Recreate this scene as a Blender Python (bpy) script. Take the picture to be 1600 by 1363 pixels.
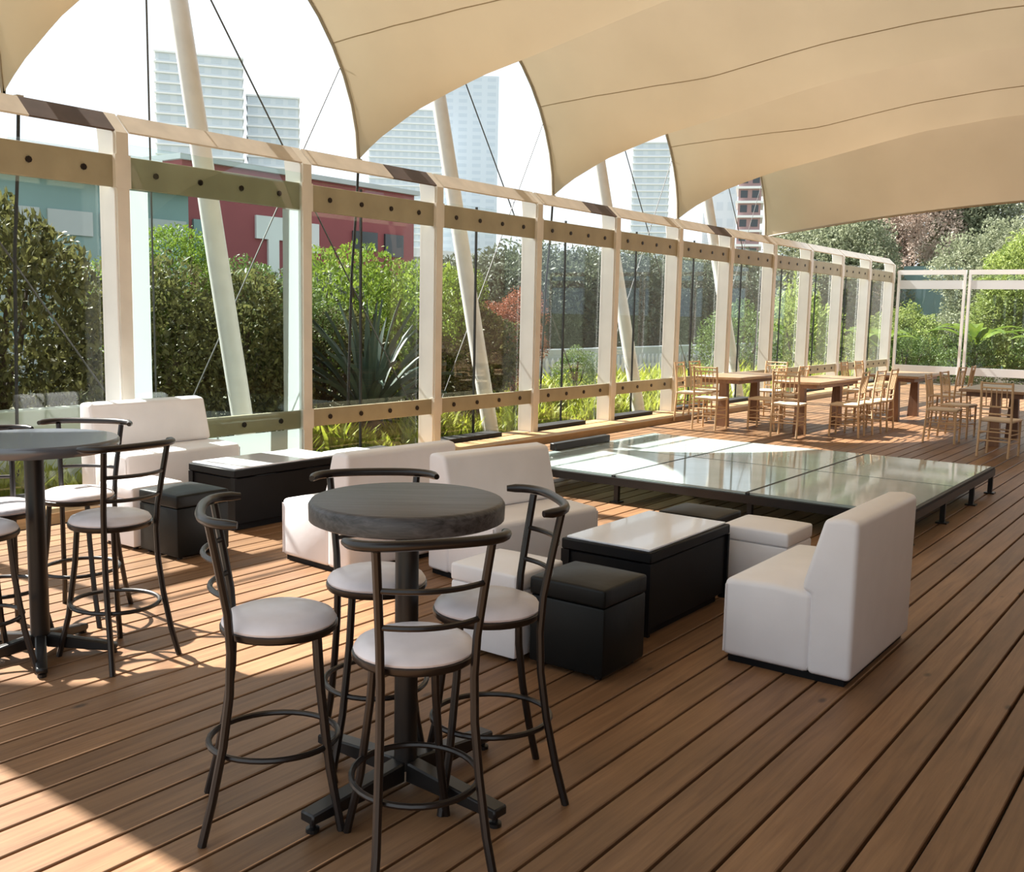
import bpy, bmesh, math, random
from mathutils import Matrix, Vector
import numpy as np

S = bpy.context.scene
for o in list(bpy.data.objects):
    bpy.data.objects.remove(o)
COL = S.collection

# ------------------------------------------------------------------ camera
CAM_H = 1.65
cam = bpy.data.cameras.new('camera')
cam.sensor_fit = 'HORIZONTAL'
cam.sensor_width = 36.0
cam.lens = 1564.0 / 1600.0 * 36.0
cam.clip_start = 0.05
cam.clip_end = 3000
cam_o = bpy.data.objects.new('camera', cam)
COL.objects.link(cam_o)
cam_o.matrix_world = Matrix(((0.80436092, -0.08993469, 0.58729486, 0.0),
                             (0.59377938, 0.08720016, -0.79988885, 0.0),
                             (0.02072555, 0.99212292, 0.12354176, CAM_H),
                             (0, 0, 0, 1)))
S.camera = cam_o

# ------------------------------------------------------------------ sky, sun, exposure
world = bpy.data.worlds.new('hazy_sky')
S.world = world
world.use_nodes = True
bg = world.node_tree.nodes['Background']
bg.inputs[0].default_value = (0.86, 0.94, 1.0, 1)
bg.inputs[1].default_value = 1.25
SUN_EL, SUN_AZ = math.radians(46.5), math.radians(4.0)
sun = bpy.data.lights.new('sun', 'SUN')
sun.energy = 17.0
sun.angle = math.radians(0.7)
sun.color = (1.0, 0.955, 0.88)
sun_o = bpy.data.objects.new('sun', sun)
COL.objects.link(sun_o)
ldir = Vector((math.cos(SUN_AZ) * math.cos(SUN_EL), math.sin(SUN_AZ) * math.cos(SUN_EL), -math.sin(SUN_EL)))
sun_o.rotation_euler = ldir.to_track_quat('-Z', 'Y').to_euler()
sun_o.location = (-20, 5, 20)
S.view_settings.view_transform = 'Standard'
S.view_settings.look = 'None'
S.view_settings.gamma = 1.0
S.view_settings.use_curve_mapping = False
S.view_settings.exposure = 0.12
S.cycles.max_bounces = 10
S.cycles.transparent_max_bounces = 24
S.cycles.caustics_reflective = False
S.cycles.caustics_refractive = False

R = math.radians
rnd = random.Random(7)


# ------------------------------------------------------------------ materials
def new_mat(name):
    m = bpy.data.materials.new(name)
    m.use_nodes = True
    nt = m.node_tree
    return m, nt, nt.nodes['Principled BSDF']


def mat(name, col, rough=0.5, metal=0.0, spec=0.5, var=0.0, scale=6.0, bump=0.0, bscale=60.0, coat=0.0, rand=0.0):
    m, nt, p = new_mat(name)
    p.inputs['Base Color'].default_value = (*col, 1)
    p.inputs['Roughness'].default_value = rough
    p.inputs['Metallic'].default_value = metal
    p.inputs['Specular IOR Level'].default_value = spec
    p.inputs['Coat Weight'].default_value = coat
    tc = nt.nodes.new('ShaderNodeTexCoord')
    if var or rand:
        hsv = nt.nodes.new('ShaderNodeHueSaturation')
        hsv.inputs['Color'].default_value = (*col, 1)
        no = nt.nodes.new('ShaderNodeTexNoise')
        no.inputs['Scale'].default_value = scale
        no.inputs['Detail'].default_value = 4
        nt.links.new(tc.outputs['Object'], no.inputs['Vector'])
        mr = nt.nodes.new('ShaderNodeMapRange')
        mr.inputs['From Min'].default_value = 0.3
        mr.inputs['From Max'].default_value = 0.7
        mr.inputs['To Min'].default_value = 1 - var
        mr.inputs['To Max'].default_value = 1 + var
        nt.links.new(no.outputs['Fac'], mr.inputs['Value'])
        src = mr.outputs[0]
        if rand:
            oi = nt.nodes.new('ShaderNodeObjectInfo')
            mr2 = nt.nodes.new('ShaderNodeMapRange')
            mr2.inputs['To Min'].default_value = 1 - rand
            mr2.inputs['To Max'].default_value = 1 + rand
            nt.links.new(oi.outputs['Random'], mr2.inputs['Value'])
            mu = nt.nodes.new('ShaderNodeMath')
            mu.operation = 'MULTIPLY'
            nt.links.new(src, mu.inputs[0])
            nt.links.new(mr2.outputs[0], mu.inputs[1])
            src = mu.outputs[0]
        nt.links.new(src, hsv.inputs['Value'])
        nt.links.new(hsv.outputs[0], p.inputs['Base Color'])
    if bump:
        nb = nt.nodes.new('ShaderNodeTexNoise')
        nb.inputs['Scale'].default_value = bscale
        nb.inputs['Detail'].default_value = 3
        nt.links.new(tc.outputs['Object'], nb.inputs['Vector'])
        bp = nt.nodes.new('ShaderNodeBump')
        bp.inputs['Strength'].default_value = bump
        bp.inputs['Distance'].default_value = 0.01
        nt.links.new(nb.outputs['Fac'], bp.inputs['Height'])
        nt.links.new(bp.outputs[0], p.inputs['Normal'])
    return m


def wood_mat(name, c1, c2, rough=0.5, rand=0.15, stretch=(14.0, 0.7, 14.0), knots=True, spec=0.5):
    """grain runs along local Y"""
    m, nt, p = new_mat(name)
    tc = nt.nodes.new('ShaderNodeTexCoord')
    oi = nt.nodes.new('ShaderNodeObjectInfo')
    add = nt.nodes.new('ShaderNodeVectorMath')
    add.operation = 'ADD'
    mulr = nt.nodes.new('ShaderNodeVectorMath')
    mulr.operation = 'SCALE'
    mulr.inputs[0].default_value = (13.0, 31.0, 7.0)
    nt.links.new(oi.outputs['Random'], mulr.inputs['Scale'])
    nt.links.new(tc.outputs['Object'], add.inputs[0])
    nt.links.new(mulr.outputs[0], add.inputs[1])
    mp = nt.nodes.new('ShaderNodeMapping')
    mp.inputs['Scale'].default_value = stretch
    nt.links.new(add.outputs[0], mp.inputs['Vector'])
    n1 = nt.nodes.new('ShaderNodeTexNoise')
    n1.inputs['Scale'].default_value = 2.2
    n1.inputs['Detail'].default_value = 6
    n1.inputs['Roughness'].default_value = 0.65
    n1.inputs['Distortion'].default_value = 0.6
    nt.links.new(mp.outputs[0], n1.inputs['Vector'])
    n2 = nt.nodes.new('ShaderNodeTexNoise')
    n2.inputs['Scale'].default_value = 1.6
    n2.inputs['Detail'].default_value = 3
    nt.links.new(add.outputs[0], n2.inputs['Vector'])
    cr = nt.nodes.new('ShaderNodeValToRGB')
    cr.color_ramp.elements[0].position = 0.28
    cr.color_ramp.elements[0].color = (*c2, 1)
    cr.color_ramp.elements[1].position = 0.72
    cr.color_ramp.elements[1].color = (*c1, 1)
    nt.links.new(n1.outputs['Fac'], cr.inputs['Fac'])
    hsv = nt.nodes.new('ShaderNodeHueSaturation')
    nt.links.new(cr.outputs[0], hsv.inputs['Color'])
    mr = nt.nodes.new('ShaderNodeMapRange')
    mr.inputs['To Min'].default_value = 1 - rand
    mr.inputs['To Max'].default_value = 1 + rand
    nt.links.new(oi.outputs['Random'], mr.inputs['Value'])
    mr3 = nt.nodes.new('ShaderNodeMapRange')
    mr3.inputs['From Min'].default_value = 0.3
    mr3.inputs['From Max'].default_value = 0.7
    mr3.inputs['To Min'].default_value = 0.82
    mr3.inputs['To Max'].default_value = 1.15
    nt.links.new(n2.outputs['Fac'], mr3.inputs['Value'])
    mu = nt.nodes.new('ShaderNodeMath')
    mu.operation = 'MULTIPLY'
    nt.links.new(mr.outputs[0], mu.inputs[0])
    nt.links.new(mr3.outputs[0], mu.inputs[1])
    src = mu.outputs[0]
    if knots:
        vo = nt.nodes.new('ShaderNodeTexVoronoi')
        vo.inputs['Scale'].default_value = 1.7
        mk = nt.nodes.new('ShaderNodeMapping')
        mk.inputs['Scale'].default_value = (2.2, 1.0, 1.0)
        nt.links.new(add.outputs[0], mk.inputs['Vector'])
        nt.links.new(mk.outputs[0], vo.inputs['Vector'])
        mrk = nt.nodes.new('ShaderNodeMapRange')
        mrk.inputs['From Min'].default_value = 0.03
        mrk.inputs['From Max'].default_value = 0.075
        mrk.inputs['To Min'].default_value = 0.35
        mrk.inputs['To Max'].default_value = 1.0
        nt.links.new(vo.outputs['Distance'], mrk.inputs['Value'])
        mu2 = nt.nodes.new('ShaderNodeMath')
        mu2.operation = 'MULTIPLY'
        nt.links.new(src, mu2.inputs[0])
        nt.links.new(mrk.outputs[0], mu2.inputs[1])
        src = mu2.outputs[0]
    nt.links.new(src, hsv.inputs['Value'])
    nt.links.new(hsv.outputs[0], p.inputs['Base Color'])
    p.inputs['Roughness'].default_value = rough
    p.inputs['Specular IOR Level'].default_value = spec
    bp = nt.nodes.new('ShaderNodeBump')
    bp.inputs['Strength'].default_value = 0.25
    bp.inputs['Distance'].default_value = 0.004
    nt.links.new(n1.outputs['Fac'], bp.inputs['Height'])
    nt.links.new(bp.outputs[0], p.inputs['Normal'])
    return m


def glass_mat(name, tint, fac=1.0, rough=0.0, haze=0.0, hazecol=(0.8, 0.85, 0.85)):
    m = bpy.data.materials.new(name)
    m.use_nodes = True
    nt = m.node_tree
    nt.nodes.clear()
    out = nt.nodes.new('ShaderNodeOutputMaterial')
    tr = nt.nodes.new('ShaderNodeBsdfTransparent')
    tr.inputs[0].default_value = (*tint, 1)
    gl = nt.nodes.new('ShaderNodeBsdfGlossy')
    gl.inputs['Color'].default_value = (1, 1, 1, 1)
    gl.inputs['Roughness'].default_value = rough
    fr = nt.nodes.new('ShaderNodeLayerWeight')
    fr.inputs['Blend'].default_value = 0.5
    pw_ = nt.nodes.new('ShaderNodeMath')
    pw_.operation = 'POWER'
    pw_.inputs[1].default_value = 5.0
    nt.links.new(fr.outputs['Facing'], pw_.inputs[0])
    ma = nt.nodes.new('ShaderNodeMath')
    ma.operation = 'MULTIPLY_ADD'
    ma.inputs[1].default_value = 0.96
    ma.inputs[2].default_value = 0.04
    nt.links.new(pw_.outputs[0], ma.inputs[0])
    mu = nt.nodes.new('ShaderNodeMath')
    mu.operation = 'MULTIPLY'
    mu.inputs[1].default_value = fac
    mu.use_clamp = True
    nt.links.new(ma.outputs[0], mu.inputs[0])
    mx = nt.nodes.new('ShaderNodeMixShader')
    nt.links.new(mu.outputs[0], mx.inputs[0])
    last = tr.outputs[0]
    if haze:
        df = nt.nodes.new('ShaderNodeBsdfDiffuse')
        df.inputs[0].default_value = (*hazecol, 1)
        no = nt.nodes.new('ShaderNodeTexNoise')
        no.inputs['Scale'].default_value = 1.3
        no.inputs['Detail'].default_value = 5
        mr = nt.nodes.new('ShaderNodeMapRange')
        mr.inputs['To Min'].default_value = haze * 0.5
        mr.inputs['To Max'].default_value = haze * 1.5
        nt.links.new(no.outputs['Fac'], mr.inputs['Value'])
        mh = nt.nodes.new('ShaderNodeMixShader')
        nt.links.new(mr.outputs[0], mh.inputs[0])
        nt.links.new(tr.outputs[0], mh.inputs[1])
        nt.links.new(df.outputs[0], mh.inputs[2])
        last = mh.outputs[0]
    nt.links.new(last, mx.inputs[1])
    nt.links.new(gl.outputs[0], mx.inputs[2])
    nt.links.new(mx.outputs[0], out.inputs['Surface'])
    return m


def leaf_mat(name, c1, c2, trans=0.35, rand=0.18, scale=3.0, rough=0.5):
    m, nt, p = new_mat(name)
    tc = nt.nodes.new('ShaderNodeTexCoord')
    no = nt.nodes.new('ShaderNodeTexNoise')
    no.inputs['Scale'].default_value = scale
    no.inputs['Detail'].default_value = 5
    no.inputs['Roughness'].default_value = 0.7
    nt.links.new(tc.outputs['Object'], no.inputs['Vector'])
    cr = nt.nodes.new('ShaderNodeValToRGB')
    cr.color_ramp.elements[0].position = 0.35
    cr.color_ramp.elements[0].color = (*c1, 1)
    cr.color_ramp.elements[1].position = 0.68
    cr.color_ramp.elements[1].color = (*c2, 1)
    nt.links.new(no.outputs['Fac'], cr.inputs['Fac'])
    oi = nt.nodes.new('ShaderNodeObjectInfo')
    mr = nt.nodes.new('ShaderNodeMapRange')
    mr.inputs['To Min'].default_value = 1 - rand
    mr.inputs['To Max'].default_value = 1 + rand
    nt.links.new(oi.outputs['Random'], mr.inputs['Value'])
    hsv = nt.nodes.new('ShaderNodeHueSaturation')
    nt.links.new(cr.outputs[0], hsv.inputs['Color'])
    nt.links.new(mr.outputs[0], hsv.inputs['Value'])
    nt.links.new(hsv.outputs[0], p.inputs['Base Color'])
    p.inputs['Roughness'].default_value = rough
    p.inputs['Specular IOR Level'].default_value = 0.35
    tl = nt.nodes.new('ShaderNodeBsdfTranslucent')
    nt.links.new(hsv.outputs[0], tl.inputs[0])
    mx = nt.nodes.new('ShaderNodeMixShader')
    mx.inputs[0].default_value = trans
    nt.links.new(p.outputs[0], mx.inputs[1])
    nt.links.new(tl.outputs[0], mx.inputs[2])
    nt.links.new(mx.outputs[0], nt.nodes['Material Output'].inputs['Surface'])
    return m


M = {}
M['deck'] = wood_mat('deck_wood', (0.282, 0.157, 0.078), (0.152, 0.077, 0.038), rough=0.46, rand=0.18, spec=0.35)
M['deck_under'] = mat('deck_underlay', (0.015, 0.009, 0.007), 0.9)
M['curb_wood'] = wood_mat('curb_wood', (0.56, 0.36, 0.18), (0.40, 0.23, 0.10), rough=0.5, rand=0.08, knots=False)
M['white_paint'] = mat('white_paint', (0.84, 0.83, 0.81), 0.45, var=0.06, scale=2.0)
M['cream_paint'] = mat('cream_paint', (0.76, 0.71, 0.63), 0.5, var=0.10, scale=2.5)
M['rail_paint'] = mat('rail_paint', (0.37, 0.325, 0.215), 0.5, var=0.12, scale=3.0)
M['coping'] = mat('coping_board', (0.62, 0.55, 0.46), 0.55, var=0.12, scale=4.0)
M['coping_dark'] = mat('coping_dark_board', (0.085, 0.055, 0.045), 0.6, var=0.2, scale=5.0)  # darker brown for the end piece of some copings
M['frosted'] = None
M['bolt'] = mat('bolt_metal', (0.03, 0.022, 0.018), 0.4, metal=0.6)
M['gasket'] = mat('gasket_rubber', (0.02, 0.022, 0.022), 0.6)
M['sill'] = mat('dark_sill', (0.012, 0.010, 0.010), 0.7)
M['glass'] = glass_mat('clear_glass', (0.965, 0.985, 0.98), fac=0.7)
M['glass_green'] = glass_mat('green_glass', (0.92, 0.975, 0.96), fac=0.9)
M['glass_floor'] = glass_mat('floor_glass', (0.60, 0.74, 0.72), fac=0.95, rough=0.05, haze=0.70, hazecol=(0.58, 0.68, 0.67))
M['mast'] = mat('mast_paint', (0.70, 0.68, 0.65), 0.4, var=0.05)
M['cable'] = mat('steel_cable', (0.10, 0.10, 0.10), 0.5, metal=0.5)
M['strap'] = mat('black_strap', (0.012, 0.012, 0.012), 0.7)
M['black_metal'] = mat('black_metal', (0.010, 0.009, 0.009), 0.38, spec=0.5, var=0.2)
M['stool_metal'] = mat('stool_metal', (0.010, 0.0065, 0.0055), 0.36, spec=0.5, coat=0.1)
M['stool_seat'] = mat('stool_vinyl', (0.80, 0.755, 0.79), 0.42, var=0.05, scale=12, coat=0.15)
M['table_wood'] = wood_mat('dark_table_wood', (0.095, 0.090, 0.093), (0.010, 0.009, 0.009), rough=0.40, rand=0.05, knots=False, stretch=(26.0, 1.0, 26.0))
M['table_gloss'] = mat('dark_gloss_top', (0.09, 0.105, 0.13), 0.30, spec=0.9, coat=0.4)
M['white_vinyl'] = mat('white_vinyl', (0.85, 0.835, 0.855), 0.42, var=0.03, scale=5, bump=0.06, bscale=25)
M['black_vinyl'] = mat('black_vinyl', (0.005, 0.006, 0.006), 0.45, spec=0.25, bump=0.06, bscale=25, var=0.1)
M['black_wood'] = mat('black_lacquer', (0.005, 0.005, 0.006), 0.5, spec=0.2, var=0.2)
M['white_glass'] = mat('white_glass_top', (0.80, 0.81, 0.86), 0.14, coat=0.3)
M['chair_wood'] = wood_mat('chair_wood', (0.72, 0.53, 0.34), (0.58, 0.40, 0.23), rough=0.5, rand=0.12, knots=False, stretch=(9, 9, 1.0))
M['chair_seat'] = mat('chair_seat_pad', (0.70, 0.56, 0.40), 0.6, var=0.06)
M['dining_wood'] = wood_mat('dining_wood', (0.45, 0.29, 0.17), (0.30, 0.18, 0.10), rough=0.32, rand=0.1, knots=False)
M['dining_leg'] = wood_mat('dining_leg', (0.27, 0.15, 0.09), (0.17, 0.085, 0.05), rough=0.5, rand=0.1, knots=False, stretch=(9, 9, 1.0))
M['blocker_brown'] = mat('blocker_brown', (0.16, 0.10, 0.075), 0.8, var=0.15, scale=1.0)  # shared brown of the unseen wall and overhead slab that dim the deck
M['soil'] = mat('soil', (0.045, 0.035, 0.025), 0.95, var=0.3, scale=3)
M['ground'] = mat('ground', (0.16, 0.16, 0.11), 0.95, var=0.35, scale=0.6)
M['stem'] = mat('bark', (0.07, 0.05, 0.035), 0.85, var=0.2, scale=8)
M['leaf_dark'] = leaf_mat('leaf_dark', (0.03, 0.04, 0.016), (0.24, 0.235, 0.08), 0.35, scale=7.0)
M['leaf_bright'] = leaf_mat('leaf_bright', (0.08, 0.15, 0.02), (0.25, 0.32, 0.05), 0.40)
M['leaf_mid'] = leaf_mat('leaf_mid', (0.06, 0.11, 0.03), (0.18, 0.25, 0.07), 0.35)
M['leaf_grey'] = leaf_mat('leaf_grey', (0.065, 0.085, 0.055), (0.16, 0.185, 0.12), 0.30)
M['leaf_red'] = leaf_mat('leaf_red', (0.20, 0.07, 0.035), (0.38, 0.15, 0.09), 0.30)
M['leaf_brown'] = leaf_mat('leaf_brown', (0.38, 0.29, 0.24), (0.58, 0.48, 0.41), 0.45)
M['leaf_yellow'] = leaf_mat('leaf_yellow', (0.17, 0.22, 0.02), (0.44, 0.47, 0.06), 0.42)
M['leaf_far'] = leaf_mat('leaf_far', (0.17, 0.20, 0.12), (0.36, 0.38, 0.25), 0.35)  # lighter, greyer leaves: haze of the far background put into the colour
M['leaf_farbright'] = leaf_mat('leaf_farbright', (0.17, 0.24, 0.06), (0.40, 0.46, 0.14), 0.4)
M['agave'] = leaf_mat('agave_leaf', (0.035, 0.065, 0.050), (0.085, 0.125, 0.095), 0.08, scale=1.5, rough=0.45)
M['red_wall'] = mat('red_wall', (0.27, 0.07, 0.08), 0.8, var=0.10, scale=0.4)
M['teal_wall'] = mat('teal_wall', (0.20, 0.31, 0.31), 0.7, var=0.12, scale=0.4)
M['grey_wall'] = mat('grey_wall', (0.42, 0.46, 0.47), 0.8, var=0.10, scale=0.5)
M['pale_wall'] = mat('pale_wall', (0.70, 0.72, 0.73), 0.8, var=0.08, scale=0.5)
M['planter'] = mat('planter_render', (0.40, 0.46, 0.40), 0.8, var=0.12, scale=2.0)
M['dark_glass'] = mat('dark_window', (0.05, 0.06, 0.07), 0.15)
M['tower'] = mat('tower_concrete_hazed', (0.60, 0.66, 0.72), 0.8)  # distance haze mixed into the pale tower concrete, slab and glass colours
M['tower_slab_hazed'] = mat('tower_slab_hazed', (0.78, 0.80, 0.82), 0.8)
M['tower_glass_hazed'] = mat('tower_glass_hazed', (0.52, 0.59, 0.66), 0.4)
M['brick_tower'] = mat('brick_tower', (0.34, 0.22, 0.22), 0.7)


def membrane_mat():
    m = bpy.data.materials.new('canopy_membrane')
    m.use_nodes = True
    nt = m.node_tree
    nt.nodes.clear()
    out = nt.nodes.new('ShaderNodeOutputMaterial')
    df = nt.nodes.new('ShaderNodeBsdfDiffuse')
    tl = nt.nodes.new('ShaderNodeBsdfTranslucent')
    tc = nt.nodes.new('ShaderNodeTexCoord')
    no = nt.nodes.new('ShaderNodeTexNoise')
    no.inputs['Scale'].default_value = 0.9
    no.inputs['Detail'].default_value = 4
    nt.links.new(tc.outputs['Object'], no.inputs['Vector'])
    cr = nt.nodes.new('ShaderNodeValToRGB')
    cr.color_ramp.elements[0].position = 0.3
    cr.color_ramp.elements[0].color = (0.50, 0.415, 0.30, 1)
    cr.color_ramp.elements[1].position = 0.7
    cr.color_ramp.elements[1].color = (0.55, 0.46, 0.335, 1)
    nt.links.new(no.outputs['Fac'], cr.inputs['Fac'])
    nt.links.new(cr.outputs[0], df.inputs[0])
    hs = nt.nodes.new('ShaderNodeHueSaturation')
    hs.inputs['Value'].default_value = 0.15
    nt.links.new(cr.outputs[0], hs.inputs['Color'])
    nt.links.new(hs.outputs[0], tl.inputs[0])
    ad = nt.nodes.new('ShaderNodeAddShader')
    nt.links.new(df.outputs[0], ad.inputs[0])
    nt.links.new(tl.outputs[0], ad.inputs[1])
    nt.links.new(ad.outputs[0], out.inputs['Surface'])
    return m


M['membrane'] = membrane_mat()


def frosted_mat():
    m = bpy.data.materials.new('frosted_strip')
    m.use_nodes = True
    nt = m.node_tree
    nt.nodes.clear()
    out = nt.nodes.new('ShaderNodeOutputMaterial')
    df = nt.nodes.new('ShaderNodeBsdfDiffuse')
    df.inputs[0].default_value = (0.80, 0.84, 0.84, 1)
    tl = nt.nodes.new('ShaderNodeBsdfTranslucent')
    tl.inputs[0].default_value = (0.42, 0.47, 0.48, 1)
    ad = nt.nodes.new('ShaderNodeMixShader')
    ad.inputs[0].default_value = 0.5
    nt.links.new(df.outputs[0], ad.inputs[1])
    nt.links.new(tl.outputs[0], ad.inputs[2])
    nt.links.new(ad.outputs[0], out.inputs['Surface'])
    return m


M['frosted'] = frosted_mat()
M['seam'] = mat('canopy_seam', (0.40, 0.31, 0.20), 0.8)
M['edge_belt'] = mat('canopy_edge_belt', (0.36, 0.31, 0.24), 0.7)


# ------------------------------------------------------------------ mesh helpers
class MB:
    def __init__(self):
        self.v = []
        self.f = []

    def add(self, vs, fs):
        b = len(self.v)
        self.v += [tuple(p) for p in vs]
        self.f += [tuple(i + b for i in q) for q in fs]
        return self

    def box(self, x0, x1, y0, y1, z0, z1):
        return self.add([(x0, y0, z0), (x1, y0, z0), (x1, y1, z0), (x0, y1, z0), (x0, y0, z1), (x1, y0, z1), (x1, y1, z1), (x0, y1, z1)],
                        [(0, 3, 2, 1), (4, 5, 6, 7), (0, 1, 5, 4), (1, 2, 6, 5), (2, 3, 7, 6), (3, 0, 4, 7)])

    def prism(self, poly, a0, a1, axis='y'):
        """poly in (x,z) extruded along y, or (y,z) along x, or (x,y) along z"""
        n = len(poly)
        if axis == 'y':
            f = lambda p, a: (p[0], a, p[1])
        elif axis == 'x':
            f = lambda p, a: (a, p[0], p[1])
        else:
            f = lambda p, a: (p[0], p[1], a)
        vs = [f(p, a0) for p in poly] + [f(p, a1) for p in poly]
        fs = [tuple(range(n - 1, -1, -1)), tuple(range(n, 2 * n))]
        fs += [(i, (i + 1) % n, (i + 1) % n + n, i + n) for i in range(n)]
        return self.add(vs, fs)

    def tube(self, pts, r, n=8, closed=False):
        P = [Vector(p) for p in pts]
        m = len(P)
        rs = r if isinstance(r, (list, tuple)) else [r] * m
        vs = []
        up = None
        for i in range(m):
            if closed:
                t = P[(i + 1) % m] - P[i - 1]
            else:
                t = P[min(i + 1, m - 1)] - P[max(i - 1, 0)]
            t.normalize()
            if up is None:
                up = Vector((0, 0, 1)) if abs(t.z) < 0.9 else Vector((1, 0, 0))
            a = t.cross(up)
            if a.length < 1e-6:
                a = t.cross(Vector((0.3, 1, 0.2)))
            a.normalize()
            b = a.cross(t)
            up = b
            for k in range(n):
                an = 2 * math.pi * k / n
                vs.append(P[i] + (a * math.cos(an) + b * math.sin(an)) * rs[i])
        fs = []
        for i in range(m if closed else m - 1):
            j = (i + 1) % m
            for k in range(n):
                k2 = (k + 1) % n
                fs.append((i * n + k, j * n + k, j * n + k2, i * n + k2))
        if not closed:
            fs.append(tuple(range(n)))
            fs.append(tuple((m - 1) * n + k for k in range(n - 1, -1, -1)))
        return self.add(vs, fs)

    def lathe(self, prof, n=32, cx=0, cy=0):
        """prof: (radius, z) from bottom to top"""
        vs = []
        for (r, z) in prof:
            for k in range(n):
                a = 2 * math.pi * k / n
                vs.append((cx + r * math.cos(a), cy + r * math.sin(a), z))
        fs = []
        for i in range(len(prof) - 1):
            for k in range(n):
                k2 = (k + 1) % n
                fs.append((i * n + k, i * n + k2, (i + 1) * n + k2, (i + 1) * n + k))
        fs.append(tuple(range(n - 1, -1, -1)))
        fs.append(tuple((len(prof) - 1) * n + k for k in range(n)))
        return self.add(vs, fs)

    def mesh(self, name, m, smooth=False, bevel=0.0, seg=2, crown=None):
        me = bpy.data.meshes.new(name)
        me.from_pydata(self.v, [], self.f)
        if bevel:
            bm = bmesh.new()
            bm.from_mesh(me)
            bmesh.ops.recalc_face_normals(bm, faces=bm.faces)
            ed = [e for e in bm.edges if len(e.link_faces) == 2 and e.calc_face_angle(0) > R(20)]
            bmesh.ops.bevel(bm, geom=ed, offset=bevel, segments=seg, profile=0.5, affect='EDGES', clamp_overlap=True)
            bm.to_mesh(me)
            bm.free()
            smooth = True
        me.materials.append(M[m] if isinstance(m, str) else m)
        if smooth:
            me.polygons.foreach_set('use_smooth', [True] * len(me.polygons))
            try:
                me.set_sharp_from_angle(angle=R(42))
            except Exception:
                pass
        me.update()
        return me

    def build(self, name, m, parent=None, **k):
        return link(name, self.mesh(name, m, **k), parent)


def link(name, me, parent=None, loc=None, rz=None):
    o = bpy.data.objects.new(name, me)
    COL.objects.link(o)
    if parent is not None:
        o.parent = parent
    if loc is not None:
        o.location = loc
    if rz is not None:
        o.rotation_euler = (0, 0, rz)
    return o


def thing(name, label, cat, loc=(0, 0, 0), rz=0.0, group=None):
    o = bpy.data.objects.new(name, None)
    o.empty_display_size = 0.1
    COL.objects.link(o)
    o.location = loc
    o.rotation_euler = (0, 0, rz)
    tag(o, label, cat, group)
    return o


def tag(o, label, cat, group=None):
    o['label'] = label
    o['category'] = cat
    if group:
        o['group'] = group
    return o


def struct(name):
    o = bpy.data.objects.new(name, None)
    COL.objects.link(o)
    o['kind'] = 'structure'
    return o


def dup(root, loc, rz, label, group=None):
    r = root.copy()
    COL.objects.link(r)
    r.location = loc
    r.rotation_euler = (0, 0, rz)
    r['label'] = label
    if group:
        r['group'] = group
    for ch in root.children:
        c = ch.copy()
        COL.objects.link(c)
        c.parent = r
        for g in ch.children:
            d = g.copy()
            COL.objects.link(d)
            d.parent = c
    return r


# ================================================================== SETTING: floor
PITCH = 0.1552
DECK_Y0, DECK_Y1 = -1.6, 27.3
floor = struct('floor')
MB().box(-7.25, 3.6, DECK_Y0, DECK_Y1, -0.10, -0.03).build('underlay', 'deck_under', floor)
pl = MB().box(-0.0715, 0.0715, DECK_Y0, DECK_Y1, -0.032, 0.0).mesh('plank', 'deck', bevel=0.004, seg=1)
# seams measured at X = -0.549, so plank centres sit half a pitch away
x = -0.549 * (1.65 / 1.68) + PITCH / 2
k0 = int((x + 7.12) / PITCH)
for i in range(-k0, 27):
    link('plank', pl, floor, (x + i * PITCH, 0, 0))

trim = struct('trim_1')
for (a, b, h) in ((-7.40, -7.215, 0.055), (-7.665, -7.41, 0.05)):
    MB().box(a, b, DECK_Y0, DECK_Y1, -0.1, h).build('curb_board', 'curb_wood', trim, bevel=0.006, seg=1)

# ================================================================== SETTING: glazed side wall
XI = -7.67      # room side of the posts
XO = -7.92
PY = [0.81 + 2.02 * i for i in range(14)]   # near corner of each post
PY = [p for p in PY]
PW = 0.135
wall = struct('wall_left')
ZK, ZT = 3.05, 3.24
post_me = MB().prism([(XO, -0.1), (XI - 0.022, -0.1), (XI - 0.022, ZK - 0.01), (XI - 0.205, ZT - 0.03), (XO - 0.03, ZT - 0.06), (XO, ZK - 0.10)], 0, PW, 'y').mesh('post', 'white_paint', bevel=0.006, seg=1)
strip_me = MB().prism([(XI - 0.02, 0.0), (XI, 0.0), (XI, ZK), (XI - 0.185, ZT - 0.015), (XI - 0.20, ZT - 0.03), (XI - 0.02, ZK - 0.01)], 0.012, PW - 0.012, 'y').mesh('cover_strip', 'cream_paint')
band_hi = MB().box(XI - 0.06, XI + 0.004, -0.004, PW + 0.004, 2.60, 2.87).mesh('clamp_plate', 'cream_paint')
band_lo = MB().box(XI - 0.06, XI + 0.004, -0.004, PW + 0.004, 0.42, 0.62).mesh('clamp_plate', 'cream_paint')
bolt_me = MB().add(*(lambda n: ([(0.012, 0.026 * math.cos(2 * math.pi * k / n), 0.026 * math.sin(2 * math.pi * k / n)) for k in range(n)] + [(0, 0.026 * math.cos(2 * math.pi * k / n), 0.026 * math.sin(2 * math.pi * k / n)) for k in range(n)],
                                [tuple(range(n))] + [(k, k + n, (k + 1) % n + n, (k + 1) % n) for k in range(n)]))(8)).mesh('bolt', 'bolt')
BAYW = 2.02 - PW
rail_hi = MB().box(-7.745, -7.705, 0, BAYW, 2.605, 2.865).mesh('upper_rail', 'rail_paint', bevel=0.006, seg=1)
rail_lo = MB().box(-7.745, -7.705, 0, BAYW, 0.43, 0.61).mesh('lower_rail', 'rail_paint', bevel=0.006, seg=1)


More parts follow.
